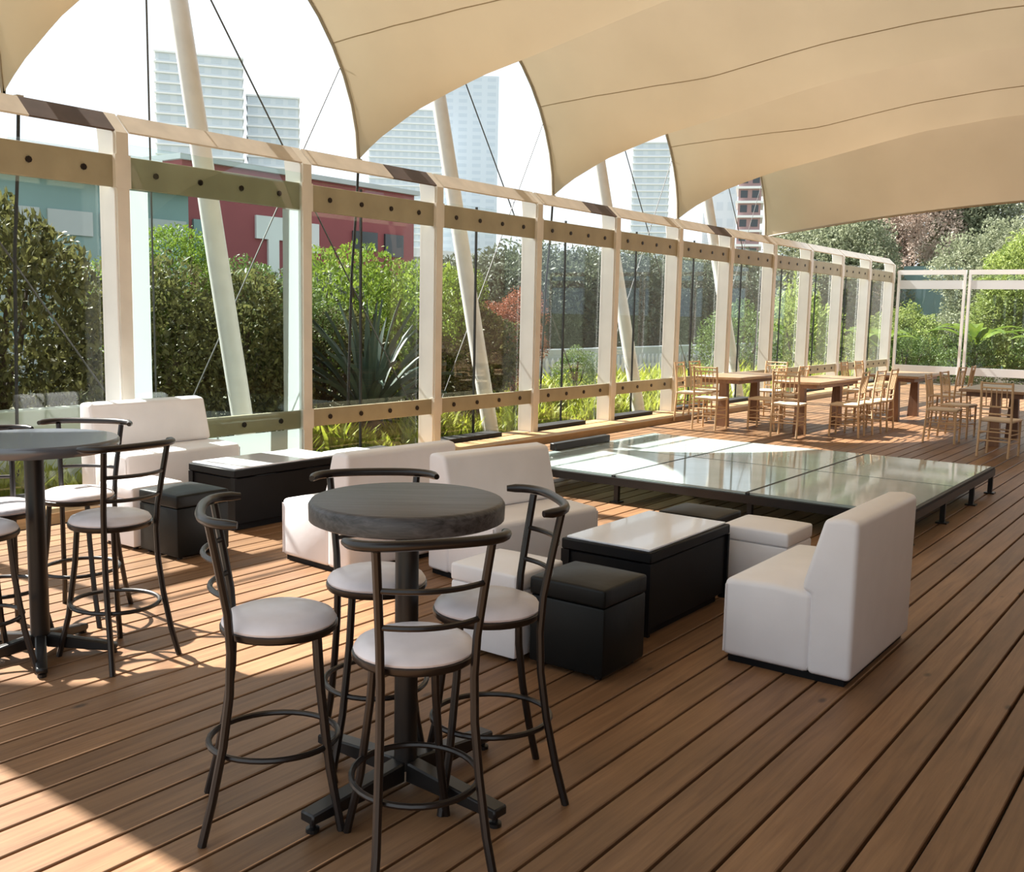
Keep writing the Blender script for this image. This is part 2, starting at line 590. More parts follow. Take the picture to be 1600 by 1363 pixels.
def coping_mesh(L, m):
    # tilted flat board, upper edge leaning outwards
    return MB().prism([(-7.680, ZK), (-7.664, ZK + 0.012), (-7.834, ZT - 0.020), (-7.850, ZT - 0.032)], 0, L, 'y').mesh('coping', m)


pane_me = MB().box(-7.945, -7.933, 0.004, BAYW / 2 - 0.006, 0.0, 2.93).mesh('glass_pane', 'glass')
pane_front = MB().box(-7.690, -7.678, 0.004, BAYW - 0.004, 0.03, 2.96).mesh('glass_pane', 'glass_green')
joint_me = MB().box(-7.951, -7.925, BAYW / 2 - 0.011, BAYW / 2 + 0.009, 0.0, 2.93).mesh('pane_joint', 'gasket')
for i, y in enumerate(PY):
    if i < 1:
        continue
    o = link('post', post_me, wall, (0, y, 0))
    link('cover_strip', strip_me, o)
    link('clamp_plate', band_hi, o)
    link('clamp_plate', band_lo, o)
    if i + 1 < len(PY):
        y0 = y + PW
        for me in (rail_hi, rail_lo):
            zc = 2.735 if me is rail_hi else 0.52
            r_ = link('upper_rail' if me is rail_hi else 'lower_rail', me, wall, (0, y0, 0))
            for k in range(4):
                link('bolt', bolt_me, r_, (-7.705, BAYW * (0.14 + 0.24 * k), zc))
        if i == 2:
            link('glass_pane', pane_front, wall, (0, y0, 0))
            link('door_stile', MB().add([(-7.73, 0.0, 0.0), (-7.73, 0.20, 0.0), (-7.73, 0.20, 2.6), (-7.73, 0.0, 2.6)], [(0, 1, 2, 3)]).mesh('door_stile', 'frosted'), wall, (0, y0, 0))
            MB().add([(-7.73, 0.20, 0.05), (-7.73, BAYW - 0.20, 0.05), (-7.73, BAYW - 0.20, 0.42), (-7.73, 0.20, 0.42)], [(0, 1, 2, 3)]).build('kick_panel', 'frosted', wall).location = (0, y0, 0)
            link('door_stile', MB().add([(-7.73, BAYW - 0.2, 0.0), (-7.73, BAYW, 0.0), (-7.73, BAYW, 2.6), (-7.73, BAYW - 0.2, 2.6)], [(0, 1, 2, 3)]).mesh('door_stile', 'frosted'), wall, (0, y0, 0))
        else:
            link('glass_pane', pane_me, wall, (0, y0, 0))
            link('glass_pane', pane_me, wall, (0, y0 + BAYW / 2 + 0.002, 0))
            link('pane_joint', joint_me, wall, (0, y0, 0))
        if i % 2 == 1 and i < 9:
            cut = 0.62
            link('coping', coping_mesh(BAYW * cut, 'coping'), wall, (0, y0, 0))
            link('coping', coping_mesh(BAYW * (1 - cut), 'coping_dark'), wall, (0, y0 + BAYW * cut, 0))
        else:
            link('coping', coping_mesh(BAYW, 'coping'), wall, (0, y0, 0))
        MB().box(-7.92, -7.70, 0.02, BAYW * 0.66, 0.0, 0.10).build('sill', 'sill', wall).location = (0, y0, 0)
        MB().box(-7.92, -7.70, BAYW * 0.66, BAYW - 0.02, 0.0, 0.05).build('sill', 'curb_wood', wall).location = (0, y0, 0)

# back wall
wb = struct('wall_back')
YB = 27.15
xs = [-7.62 + 1.72 * i for i in range(7)]
fr_v = MB().box(0, 0.06, YB, YB + 0.08, 0.0, 2.92).mesh('frame_post', 'white_paint')
for i in range(6):
    a, b = xs[i] + 0.03, xs[i + 1] - 0.03
    link('frame_post', fr_v, wb, (a, 0, 0))
    link('frame_post', fr_v, wb, (b - 0.06, 0, 0))
    MB().box(a + 0.06, b - 0.06, YB, YB + 0.08, 2.80, 2.92).build('top_rail', 'white_paint', wb)
    MB().box(a + 0.06, b - 0.06, YB + 0.01, YB + 0.07, 2.44, 2.66).build('upper_rail', 'pale_wall', wb)
    MB().box(a + 0.06, b - 0.06, YB + 0.01, YB + 0.07, 0.28, 0.48).build('lower_rail', 'pale_wall', wb)
    MB().box(a + 0.06, b - 0.06, YB + 0.03, YB + 0.045, 0.0, 2.80).build('glass_pane', 'glass', wb)

wr = struct('wall_right_added')  # out-of-view wall, added to darken the right side of the deck
MB().box(3.62, 3.9, -1.6, 27.3, -0.1, 4.6).build('wall_face', 'blocker_brown', wr)
ce = struct('ceiling_added')  # unseen slab overhead, added to cut sky light on the near-right deck
MB().box(-1.6, 3.9, -1.95, 2.3, 4.3, 4.5).build('shade_slab', 'blocker_brown', ce)

# ================================================================== CANOPY
XC, HW = -2.6, 6.0
VD = [0, 0.8, 1.8, 2.3, 3.6, 4.15, 4.6, 5.1, 5.5, 5.7, 6.0]
VZ = [4.69, 4.66, 4.56, 4.47, 4.21, 4.11, 3.99, 3.84, 3.66, 3.57, 3.37]
NXI, NYI = 64, 20


def zvalley(X):
    return float(np.interp(abs(X - XC), VD, VZ))


def zend(X):
    q = abs(X - XC) / HW
    return 3.34 + 0.50 * (1 - q ** 1.6)


def zridge(X):
    q = abs(X - XC) / HW
    return 5.57 + 0.25 * (1 - q * q)


VY = [4.42, 8.57, 12.62, 16.65]


def yline(j, X):
    q = abs(X - XC) / HW
    if j == 0:
        return 1.45
    if j == 5:
        return 20.72 - 0.45 * (1 - q ** 2)
    return VY[j - 1]


def canopy_point(b, X, t):
    q = abs(X - XC) / HW
    z0 = zend(X) if b == 0 else zvalley(X)
    z1 = zend(X) if b == 4 else zvalley(X)
    y0, y1 = yline(b, X), yline(b + 1, X)
    y = y0 + (y1 - y0) * t
    u = min(t, 1 - t) * 2
    p = 0.5 + 0.55 * min(1.0, (1 - q) / 0.45)
    g = math.sin(math.pi / 2 * u) ** p
    zb = z0 if t < 0.5 else z1
    # inward sag of the free edge is part of the arch shape
    return Vector((X, y, zb + (zridge(X) - zb) * g))


canopy = thing('tent_canopy', 'huge cream fabric tent canopy with scalloped edges arching over the deck', 'canopy')
XS = [XC - HW * math.cos(math.pi * i / NXI) if False else XC + HW * (2 * i / NXI - 1) for i in range(NXI + 1)]
for b in range(5):
    mb = MB()
    ts = [0.5 * (1 - math.cos(math.pi * j / NYI)) for j in range(NYI + 1)]
    vs = [canopy_point(b, X, t) for X in XS for t in ts]
    fs = []
    w = NYI + 1
    for i in range(NXI):
        for j in range(NYI):
            fs.append((i * w + j, i * w + j + 1, (i + 1) * w + j + 1, (i + 1) * w + j))
    mb.add(vs, fs)
    o = mb.build('membrane_panel', 'membrane', canopy, smooth=True)
    for s, X in ((-1, XS[0]), (1, XS[-1])):
        e = MB().tube([canopy_point(b, X, t) for t in ts], 0.022, 6).build('edge_cable', 'edge_belt', o, smooth=True)
    for t in (0.10, 0.90):
        if (b == 0 and t < 0.5) or (b == 4 and t > 0.5):
            continue
        MB().tube([canopy_point(b, X, t) - Vector((0, 0, 0.004)) for X in XS], 0.006, 4).build('seam', 'seam', o)
for j in (0, 5):
    MB().tube([canopy_point(0 if j == 0 else 4, X, 0.0 if j == 0 else 1.0) for X in XS], 0.022, 6).build('edge_cable', 'edge_belt', canopy, smooth=True)
# low-point straps down to the ground beyond the glass
ORD = ['leftmost', 'second', 'third', 'fourth', 'fifth', 'sixth', 'seventh', 'eighth', 'ninth', 'tenth', 'eleventh', 'twelfth', 'thirteenth', 'fourteenth', 'fifteenth', 'sixteenth']
for k, y in enumerate([4.55, 8.57, 12.62, 16.65, 20.72]):
    t = thing('tie_strap', 'black tie-down strap under the %s low point of the canopy from the left' % ('first', 'second', 'third', 'fourth', 'fifth')[k], 'strap', (-8.6, y, -0.35), group='straps below the canopy low points')
    MB().tube([(0, 0, 3.72), (-0.01, -0.02, 3.2), (-0.05, -0.06, 2.4), (-0.1, -0.1, 0.0)], 0.016, 6).build('strap', 'strap', t)
    MB().box(-0.03, 0.03, -0.03, 0.03, 3.64, 3.73).build('corner_plate', 'edge_belt', t)

# masts leaning outwards, one in the middle of each scallop
for k in range(5):
    y = 2.53 + 4.035 * k
    c = MB().tube([(-8.75, y - 0.42, 5.40), (-8.75, y + 3.3, 0.15)], 0.009, 6).build('guy_cable', 'cable')
    tag(c, 'thin steel guy cable slanting down to the right past the %s' % ('first glass bay', 'first mast', 'second mast', 'third mast', 'fourth mast')[k], 'cable', 'guy cables of the canopy')
    if k == 0:
        continue
    t = thing('tent_mast', 'white steel tent mast leaning outwards behind the glass, %s from the left' % ('just out of sight', 'first', 'second', 'third', 'fourth')[k], 'mast', (-8.12, y, -0.3), group='tent masts outside the glass wall')
    MB().tube([(0.06, 0, 0.0), (-0.21, 0, 1.2), (-0.48, 0, 2.4), (-1.12, 0, 5.3), (-1.45, 0, 6.8)], [0.105, 0.108, 0.108, 0.10, 0.085], 16).build('pole', 'mast', t, smooth=True)
    MB().lathe([(0.2, 0.0), (0.2, 0.03), (0.11, 0.05), (0.11, 0.12)], 16, 0.06, 0).build('base_plate', 'mast', t)
    MB().lathe([(0.095, 6.75), (0.11, 6.77), (0.11, 6.84), (0.03, 6.92)], 12, -1.46, 0).build('cap', 'mast', t)
    c = MB().tube([(-8.62, y + 1.78, 4.45), (-8.62, y - 0.72, 0.0)], 0.007, 6).build('guy_cable', 'cable')
    tag(c, 'thin steel guy cable slanting down to the left under the %s scallop' % ('nearest', 'first', 'second', 'third', 'fourth')[k], 'cable', 'cross cables of the canopy')
c = MB().tube([(-8.6, 5.80, 6.0), (-8.6, 5.81, 0.0)], 0.010, 6).build('guy_cable', 'cable')
tag(c, 'vertical steel cable left of the first mast', 'cable')


# ================================================================== FURNITURE: bar stools
def make_stool(label):
    """local +X points to the back of the stool"""
    t = thing('bar_stool', label, 'stool', group='bar stools with round pale seats')
    MB().lathe([(0.150, 0.640), (0.178, 0.645), (0.182, 0.656), (0.172, 0.672), (0.14, 0.685), (0.08, 0.693), (0.02, 0.696)], 32).build('seat', 'stool_seat', t, smooth=True)
    MB().lathe([(0.14, 0.622), (0.180, 0.624), (0.186, 0.632), (0.186, 0.646), (0.178, 0.650)], 32).build('seat_rim', 'stool_metal', t, smooth=True)
    r = 0.0135
    for s in (-1, 1):
        # front leg
        MB().tube([(-0.115, s * 0.095, 0.63), (-0.125, s * 0.105, 0.45), (-0.150, s * 0.130, 0.20), (-0.185, s * 0.165, 0.0)], r, 8).build('leg', 'stool_metal', t, smooth=True)
        # rear leg runs on up as the back upright
        pts = [(0.240, s * 0.180, 0.0), (0.208, s * 0.163, 0.13), (0.174, s * 0.150, 0.30), (0.153, s * 0.141, 0.46), (0.148, s * 0.139, 0.60), (0.155, s * 0.143, 0.72), (0.178, s * 0.154, 0.86), (0.203, s * 0.166, 1.002)]
        MB().tube(pts, r, 8).build('leg', 'stool_metal', t, smooth=True)

    def arc(z, rx, span, x0, n=16):
        return [(x0 + rx * math.cos(a), 0.215 * math.sin(a) / math.sin(span) * (span / R(62)) ** 0, z) for a in [(-span + 2 * span * i / n) for i in range(n + 1)]]
    # top rail: bent bar with rounded ends that overhang the uprights
    pts = []
    n = 18
    for i in range(n + 1):
        a = -1 + 2 * i / n
        yy = 0.235 * math.sin(a * math.pi / 2 * 0.95) / math.sin(math.pi / 2 * 0.95)
        xx = 0.236 - 0.115 * abs(a) ** 2.6
        pts.append((xx, yy, 1.014 + 0.004 * (1 - a * a)))
    MB().tube(pts, [0.011] + [0.0155] * (n - 1) + [0.011], 10).build('back_rail', 'stool_metal', t, smooth=True)
    for z, w_, b_ in ((0.885, 0.155, 0.182), (0.775, 0.147, 0.163)):
        pts = [(b_ + 0.050 * (1 - (a / 1.0) ** 2), w_ * a, z) for a in [-1 + 2 * i / 12 for i in range(13)]]
        MB().tube(pts, 0.009, 8).build('back_slat', 'stool_metal', t, smooth=True)
    ring = [(0.02 + 0.205 * math.cos(2 * math.pi * i / 36), 0.19 * math.sin(2 * math.pi * i / 36), 0.262) for i in range(36)]
    MB().tube(ring, 0.010, 8, closed=True).build('foot_ring', 'stool_metal', t, smooth=True)
    return t


stools = [
    ((-2.44, 2.08), (-0.64, -0.77), 'bar stool left of the wood-topped bar table, its back to the left'),
    ((-1.93, 2.16), (0.84, -0.54), 'nearest bar stool, in front of the wood-topped bar table'),
    ((-2.02, 2.63), (0.63, 0.78), 'bar stool right of the wood-topped bar table, pinkish seat, beside the black ottoman'),
    ((-2.54, 2.63), (-0.74, 0.67), 'bar stool behind the wood-topped bar table, mostly hidden by the table top'),
    ((-4.20, 2.58), (0.99, 0.06), 'bar stool right of the glossy bar table, its slatted back facing the viewer'),
    ((-4.86, 2.80), (-0.62, 0.78), 'bar stool behind the glossy bar table, in front of the white sofa by the glass'),
    ((-4.42, 2.06), (-0.10, -1.0), 'nearer of the two bar stools cut off by the left edge of the picture'),
    ((-4.80, 2.36), (-1.0, 0.05), 'farther of the two bar stools cut off by the left edge of the picture'),
]
proto = None
for (c, d, lab) in stools:
    rz = math.atan2(d[1], d[0])
    if proto is None:
        proto = make_stool(lab)
        proto.location = (c[0], c[1], 0)
        proto.rotation_euler = (0, 0, rz)
    else:
        dup(proto, (c[0], c[1], 0), rz, lab)

# bar tables
t = thing('bar_table', 'round bar table with thick dark plank top and cross foot', 'table', (-2.24, 2.465, 0), R(0))
MB().lathe([(0.312, 0.948), (0.327, 0.955), (0.329, 1.005), (0.321, 1.017), (0.311, 1.02)], 48).build('table_top', 'table_wood', t, smooth=True).rotation_euler = (0, 0, R(-53))
MB().lathe([(0.14, 0.930), (0.14, 0.948)], 24).build('mount_plate', 'black_metal', t)
MB().lathe([(0.040, 0.07), (0.040, 0.92)], 20).build('column', 'black_metal', t, smooth=True)
for k in range(4):
    a = k * math.pi / 2 + R(-93)
    ar = MB().prism([(0.03, 0.035), (0.435, 0.035), (0.435, 0.07), (0.05, 0.105), (0.03, 0.105)], -0.032, 0.032, 'y').build('foot_arm', 'black_metal', t, bevel=0.006, seg=1)
    ar.rotation_euler = (0, 0, a)
    MB().lathe([(0.022, 0.0), (0.022, 0.012), (0.010, 0.015), (0.010, 0.036)], 12, 0.41, 0).build('glide', 'black_metal', ar)

t = thing('bar_table', 'round bar table with thin glossy dark top at the left edge', 'table', (-4.47, 2.37, 0), 0)
MB().lathe([(0.28, 0.965), (0.36, 0.975), (0.372, 0.995), (0.372, 1.02), (0.366, 1.028)], 48).build('table_top', 'table_gloss', t, smooth=True)
MB().lathe([(0.16, 0.95), (0.16, 0.965)], 24).build('mount_plate', 'black_metal', t)
MB().lathe([(0.043, 0.05), (0.043, 0.95)], 20).build('column', 'black_metal', t, smooth=True)
for k in range(5):
    a = R(-28 + 72 * k)
    ar = MB().prism([(0.03, 0.04), (0.33, 0.012), (0.345, 0.02), (0.345, 0.045), (0.05, 0.10), (0.03, 0.10)], -0.024, 0.024, 'y').build('foot_arm', 'black_metal', t, bevel=0.006, seg=1)
    ar.rotation_euler = (0, 0, a)
    MB().lathe([(0.02, 0.0), (0.02, 0.015)], 12, 0.325, 0).build('glide', 'black_metal', ar)


# ================================================================== lounge furniture
def make_sofa(label, loc, rz, w=0.94, d=0.62, hs=0.42, hb=0.77):
    """local +X = front, origin at floor under the middle of the rear"""
    t = thing('lounge_sofa', label, 'sofa', (*loc, 0), rz, group='white vinyl lounge sofas')
    MB().box(0.03, d - 0.03, -w / 2 + 0.02, w / 2 - 0.02, 0.0, 0.035).build('plinth', 'black_wood', t)
    s = MB().prism([(0.19, 0.03), (d, 0.03), (d, hs - 0.012), (d * 0.62, hs), (0.19, hs - 0.012)], -w / 2, w / 2, 'y')
    so = s.build('seat', 'white_vinyl', t, bevel=0.03, seg=3)
    MB().prism([(0.0, 0.03), (0.20, 0.03), (0.20, hs - 0.02), (0.245, hs), (0.235, hs + 0.05), (0.155, hb - 0.012), (0.06, hb), (0.0, hb - 0.012)], -w / 2, w / 2, 'y').build('backrest', 'white_vinyl', t, bevel=0.032, seg=4)
    for yy in (-w / 2, w / 2):
        MB().tube([(d - 0.012, yy, 0.05), (d - 0.012, yy, hs - 0.04)], 0.004, 5).build('piping', 'white_vinyl', so)
    return t


def face(deg):
    return R(deg)


make_sofa('white sofa seen from behind, nearest on the right, facing the low black table', (-1.315, 4.85), face(180), w=0.95)
make_sofa('white sofa in the middle facing right, its pink-lit backrest beside the wood-topped bar table', (-4.00, 5.13), face(-10), w=0.92)
make_sofa('white sofa facing left, behind the wood-topped bar table, back to back with another', (-4.33, 4.74), face(176), w=0.96, d=0.66)
make_sofa('white sofa against the glass wall on the left, facing into the room', (-7.50, 4.90), face(0), w=1.08, d=0.64, hs=0.50, hb=0.86)


def make_ottoman(m, label, x0, x1, y0, y1, h=0.45, rz=0.0):
    cx, cy = (x0 + x1) / 2, (y0 + y1) / 2
    t = thing('ottoman', label, 'ottoman', (cx, cy, 0), rz, group='cube ottomans')
    a, b = (x1 - x0) / 2, (y1 - y0) / 2
    MB().box(-a + 0.0015, a - 0.0015, -b + 0.0015, b - 0.0015, 0.02, h - 0.107).build('body', m, t, bevel=0.015, seg=2)
    mb = MB()
    n = 6
    # cushion with a slightly domed top
    vs = []
    fs = []
    for i in range(n + 1):
        for j in range(n + 1):
            u, v = -1 + 2 * i / n, -1 + 2 * j / n
            vs.append((a * u, b * v, h - 0.022 + 0.022 * (1 - u * u) * (1 - v * v)))
    for i in range(n):
        for j in range(n):
            fs.append((i * (n + 1) + j, (i + 1) * (n + 1) + j, (i + 1) * (n + 1) + j + 1, i * (n + 1) + j + 1))
    rim = [i * (n + 1) for i in range(n + 1)] + [n * (n + 1) + j for j in range(1, n + 1)] + [i * (n + 1) + n for i in range(n - 1, -1, -1)] + [j for j in range(n - 1, 0, -1)]
    base = len(vs)
    for q in rim:
        vs.append((vs[q][0], vs[q][1], h - 0.108))
    m_ = len(rim)
    for q in range(m_):
        fs.append((rim[q], rim[(q + 1) % m_], base + (q + 1) % m_, base + q))
    fs.append(tuple(base + q for q in range(m_ - 1, -1, -1)))
    mb.add(vs, fs)
    mb.build('cushion', m, t, bevel=0.014, seg=3)
    for sx in (-1, 1):
        for sy in (-1, 1):
            MB().lathe([(0.018, 0.0), (0.02, 0.022)], 10, sx * (a - 0.05), sy * (b - 0.05)).build('foot', 'black_metal', t)
    return t


make_ottoman('black_vinyl', 'black cube ottoman in front, beside the right bar stool', -2.62, -2.21, 3.73, 4.12)
make_ottoman('white_vinyl', 'white cube ottoman half hidden behind the right bar stool, touching the front black one', -3.06, -2.66, 3.68, 4.08)
make_ottoman('black_vinyl', 'black cube ottoman at the far end of the low table, next to the glass platform', -2.96, -2.56, 5.62, 6.01, h=0.43)
make_ottoman('white_vinyl', 'white cube ottoman beside the seat of the nearest right sofa', -2.46, -2.04, 5.47, 5.87, h=0.44)
make_ottoman('black_vinyl', 'black cube ottoman on the left, in front of the shaded low black table', -5.88, -5.46, 3.82, 4.23)
make_ottoman('white_vinyl', 'white cube ottoman on the left, behind the stool with the slatted back', -6.32, -5.92, 3.80, 4.20)
make_ottoman('white_vinyl', 'white cube ottoman behind the left low table near the glass wall', -6.32, -5.90, 5.86, 6.28)


def make_ctable(label, x0, x1, y0, y1, h=0.47):
    cx, cy = (x0 + x1) / 2, (y0 + y1) / 2
    a, b = (x1 - x0) / 2, (y1 - y0) / 2
    t = thing('coffee_table', label, 'table', (cx, cy, 0), 0, group='low black tables with pale glass tops')
    MB().box(-a + 0.05, a - 0.05, -b + 0.05, b - 0.05, 0.0, 0.05).build('plinth', 'black_wood', t)
    MB().box(-a + 0.014, a - 0.014, -b + 0.014, b - 0.014, 0.05, h - 0.075).build('body', 'black_wood', t, bevel=0.006, seg=1)
    MB().box(-a, a, -b, b, h - 0.068, h - 0.012).build('top_frame', 'black_wood', t, bevel=0.006, seg=1)
    MB().box(-a + 0.02, a - 0.02, -b + 0.02, b - 0.02, h - 0.012, h).build('glass_top', 'white_glass', t, bevel=0.003, seg=1)
    for s in (-1, 1):
        MB().box(-a, -a + 0.05, s * b - 0.02 * s - 0.0, s * b, 0.02, h - 0.07).build('corner_post', 'black_wood', t)
        MB().box(a - 0.05, a, s * b - 0.02 * s - 0.0, s * b, 0.02, h - 0.07).build('corner_post', 'black_wood', t)
    return t


make_ctable('low black table with pale glass top between the two right-hand sofas', -2.875, -2.335, 4.38, 5.33)
make_ctable('low black table with pale glass top on the left, near the glass wall', -6.42, -5.87, 4.60, 5.66)

# ================================================================== glass platform
GX = [-5.62, -4.385, -3.145, -1.92]
GY = [7.47, 8.985, 10.50]
ZG = 0.255
t = thing('glass_platform', 'low stage of glass floor panels on a black steel frame', 'platform')
for i in range(3):
    for j in range(2):
        MB().box(GX[i] + 0.016, GX[i + 1] - 0.016, GY[j] + 0.014, GY[j + 1] - 0.014, ZG - 0.02, ZG).build('glass_panel', 'glass_floor', t)
for i, X in enumerate(GX):
    MB().box(X - 0.022, X + 0.022, GY[0], GY[2], ZG - 0.085, ZG - 0.022).build('beam', 'black_metal', t)
    MB().box(X - 0.0155, X + 0.0155, GY[0], GY[2], ZG - 0.0215, ZG - 0.003).build('joint_strip', 'gasket', t)
for j, Y in enumerate(GY):
    if j != 1:
        MB().box(GX[0] - 0.02, GX[3] + 0.02, Y - 0.022, Y + 0.022, ZG - 0.088, ZG - 0.021).build('beam', 'black_metal', t)
    else:
        MB().box(GX[0], GX[3], Y - 0.012, Y + 0.012, ZG - 0.06, ZG - 0.023).build('beam', 'black_metal', t)
        for i in range(3):
            MB().box(GX[i] + 0.016, GX[i + 1] - 0.016, Y - 0.0135, Y + 0.0135, ZG - 0.0215, ZG - 0.003).build('joint_strip', 'gasket', t)
for X in GX:
    for Y in (7.55, 8.60, 9.64, 10.44):
        lg = MB().box(X - 0.02, X + 0.02, Y - 0.02, Y + 0.02, 0.012, ZG - 0.084).build('leg', 'black_metal', t)
        MB().box(X - 0.045, X + 0.045, Y - 0.045, Y + 0.045, 0.0, 0.012).build('foot_plate', 'black_metal', lg)
b = MB().box(-5.66, -5.58, 8.36, 9.42, ZG + 0.001, ZG + 0.075).build('timber_beam', 'black_metal', bevel=0.006, seg=1)
tag(b, 'short black beam lying along the left edge of the glass platform', 'beam')


# ================================================================== far dining area
def make_chair(label):
    """local +X = front"""
    t = thing('dining_chair', label, 'chair', group='wooden spindle-back dining chairs')
    MB().box(-0.19, 0.20, -0.20, 0.20, 0.43, 0.465).build('seat', 'chair_seat', t, bevel=0.01, seg=1)
    for s in (-1, 1):
        MB().tube([(0.185, s * 0.185, 0.0), (0.18, s * 0.18, 0.44)], 0.015, 6).build('leg', 'chair_wood', t, smooth=True)
        MB().tube([(-0.215, s * 0.18, 0.0), (-0.185, s * 0.178, 0.44), (-0.20, s * 0.178, 0.68), (-0.235, s * 0.178, 0.92)], 0.015, 6).build('leg', 'chair_wood', t, smooth=True)
        for z in (0.17, 0.28):
            MB().tube([(0.184, s * 0.183, z), (-0.20, s * 0.18, z)], 0.009, 5).build('stretcher', 'chair_wood', t)
    for z in (0.20, 0.31):
        MB().tube([(0.183, -0.183, z), (0.183, 0.183, z)], 0.009, 5).build('stretcher', 'chair_wood', t)
        MB().tube([(-0.20, -0.18, z), (-0.20, 0.18, z)], 0.009, 5).build('stretcher', 'chair_wood', t)
    for z, xx in ((0.905, -0.233), (0.85, -0.225), (0.62, -0.196), (0.53, -0.19)):
        MB().tube([(xx, -0.178, z), (xx - 0.012, 0, z), (xx, 0.178, z)], 0.011, 5).build('back_rail', 'chair_wood', t)
    for k in range(5):
        y = -0.118 + 0.059 * k
        MB().tube([(-0.20, y, 0.62), (-0.235, y, 0.85)], 0.007, 5).build('spindle', 'chair_wood', t)
    return t


def make_dtable(label, x0, x1, y0, y1):
    cx, cy = (x0 + x1) / 2, (y0 + y1) / 2
    a, b = (x1 - x0) / 2, (y1 - y0) / 2
    t = thing('dining_table', label, 'table', (cx, cy, 0), 0, group='wooden dining tables')
    MB().box(-a, a, -b, b, 0.715, 0.755).build('table_top', 'dining_wood', t, bevel=0.008, seg=1)
    MB().box(-a + 0.08, a - 0.08, -b + 0.08, b - 0.08, 0.655, 0.715).build('apron', 'dining_leg', t)
    for s in (-1, 1):
        MB().prism([(-0.085, 0.0), (0.085, 0.0), (0.055, 0.655), (-0.055, 0.655)], s * (b - 0.22) - 0.05, s * (b - 0.22) + 0.05, 'y').build('leg', 'dining_leg', t)
    return t


make_dtable('wooden dining table nearest the glass wall, at the far end of the deck', -6.70, -5.95, 13.75, 15.35)
make_dtable('wooden dining table with thick brown legs, centre of the far group', -5.47, -4.78, 13.72, 15.70)
make_dtable('wooden dining table farthest back, in front of the rear glass wall', -5.02, -4.22, 16.6, 18.2)
make_dtable('wooden dining table cut off by the right edge of the picture', -3.10, -2.25, 14.25, 16.0)
chairs = [
    ((-7.03, 14.85), 0, 'wooden chair nearest the glass wall, left of the first far table'),
    ((-7.00, 14.28), 5, 'wooden chair left of the first far table, second from the back'),
    ((-6.32, 13.50), 92, 'wooden chair at the near end of the table by the glass wall'),
    ((-5.72, 14.10), 182, 'wooden chair between the two left far tables, nearer one'),
    ((-5.70, 14.95), 178, 'wooden chair between the two left far tables, farther one'),
    ((-5.12, 13.48), 95, 'wooden chair at the near end of the thick-legged table'),
    ((-4.52, 14.12), 185, 'wooden chair right of the thick-legged table, nearest of three'),
    ((-4.48, 14.72), 178, 'wooden chair right of the thick-legged table, middle of three'),
    ((-4.46, 15.30), 182, 'wooden chair right of the thick-legged table, farthest of three'),
    ((-6.3, 15.72), -88, 'wooden chair at the far end of the table by the glass wall'),
    ((-5.32, 17.05), 2, 'wooden chair left of the farthest table, nearer one'),
    ((-5.30, 17.75), -3, 'wooden chair left of the farthest table, farther one'),
    ((-3.92, 17.15), 176, 'wooden chair right of the farthest table, nearer one'),
    ((-3.90, 17.80), 184, 'wooden chair right of the farthest table, farther one'),
    ((-3.30, 14.42), 3, 'wooden chair left of the right-hand far table, seen side on'),
    ((-2.42, 13.45), 84, 'wooden chair in front of the right-hand far table, its back to the viewer'),
    ((-3.32, 15.35), -4, 'wooden chair left of the right-hand far table, farther back'),
]
proto = None
for (c, a, lab) in chairs:
    if proto is None:
        proto = make_chair(lab)
        proto.location = (c[0], c[1], 0)
        proto.rotation_euler = (0, 0, R(a))
    else:
        dup(proto, (c[0], c[1], 0), R(a), lab)

# ================================================================== OUTSIDE
gnd = MB().box(-1500, 1500, -600, 1600, -1.2, -0.9).build('ground', 'ground')
gnd['kind'] = 'structure'
bed = MB().box(-13.0, -7.93, -3, 34, -0.9, -0.12).build('planting_bed', 'soil')
bed['kind'] = 'structure'
bed2 = MB().box(-7.9, 8, 27.4, 40, -0.9, -0.12).build('planting_bed', 'soil')
bed2['kind'] = 'structure'
deckbase = MB().box(-7.92, 3.6, -1.6, 27.4, -0.9, -0.101).build('deck_base', 'deck_under')
deckbase['kind'] = 'structure'


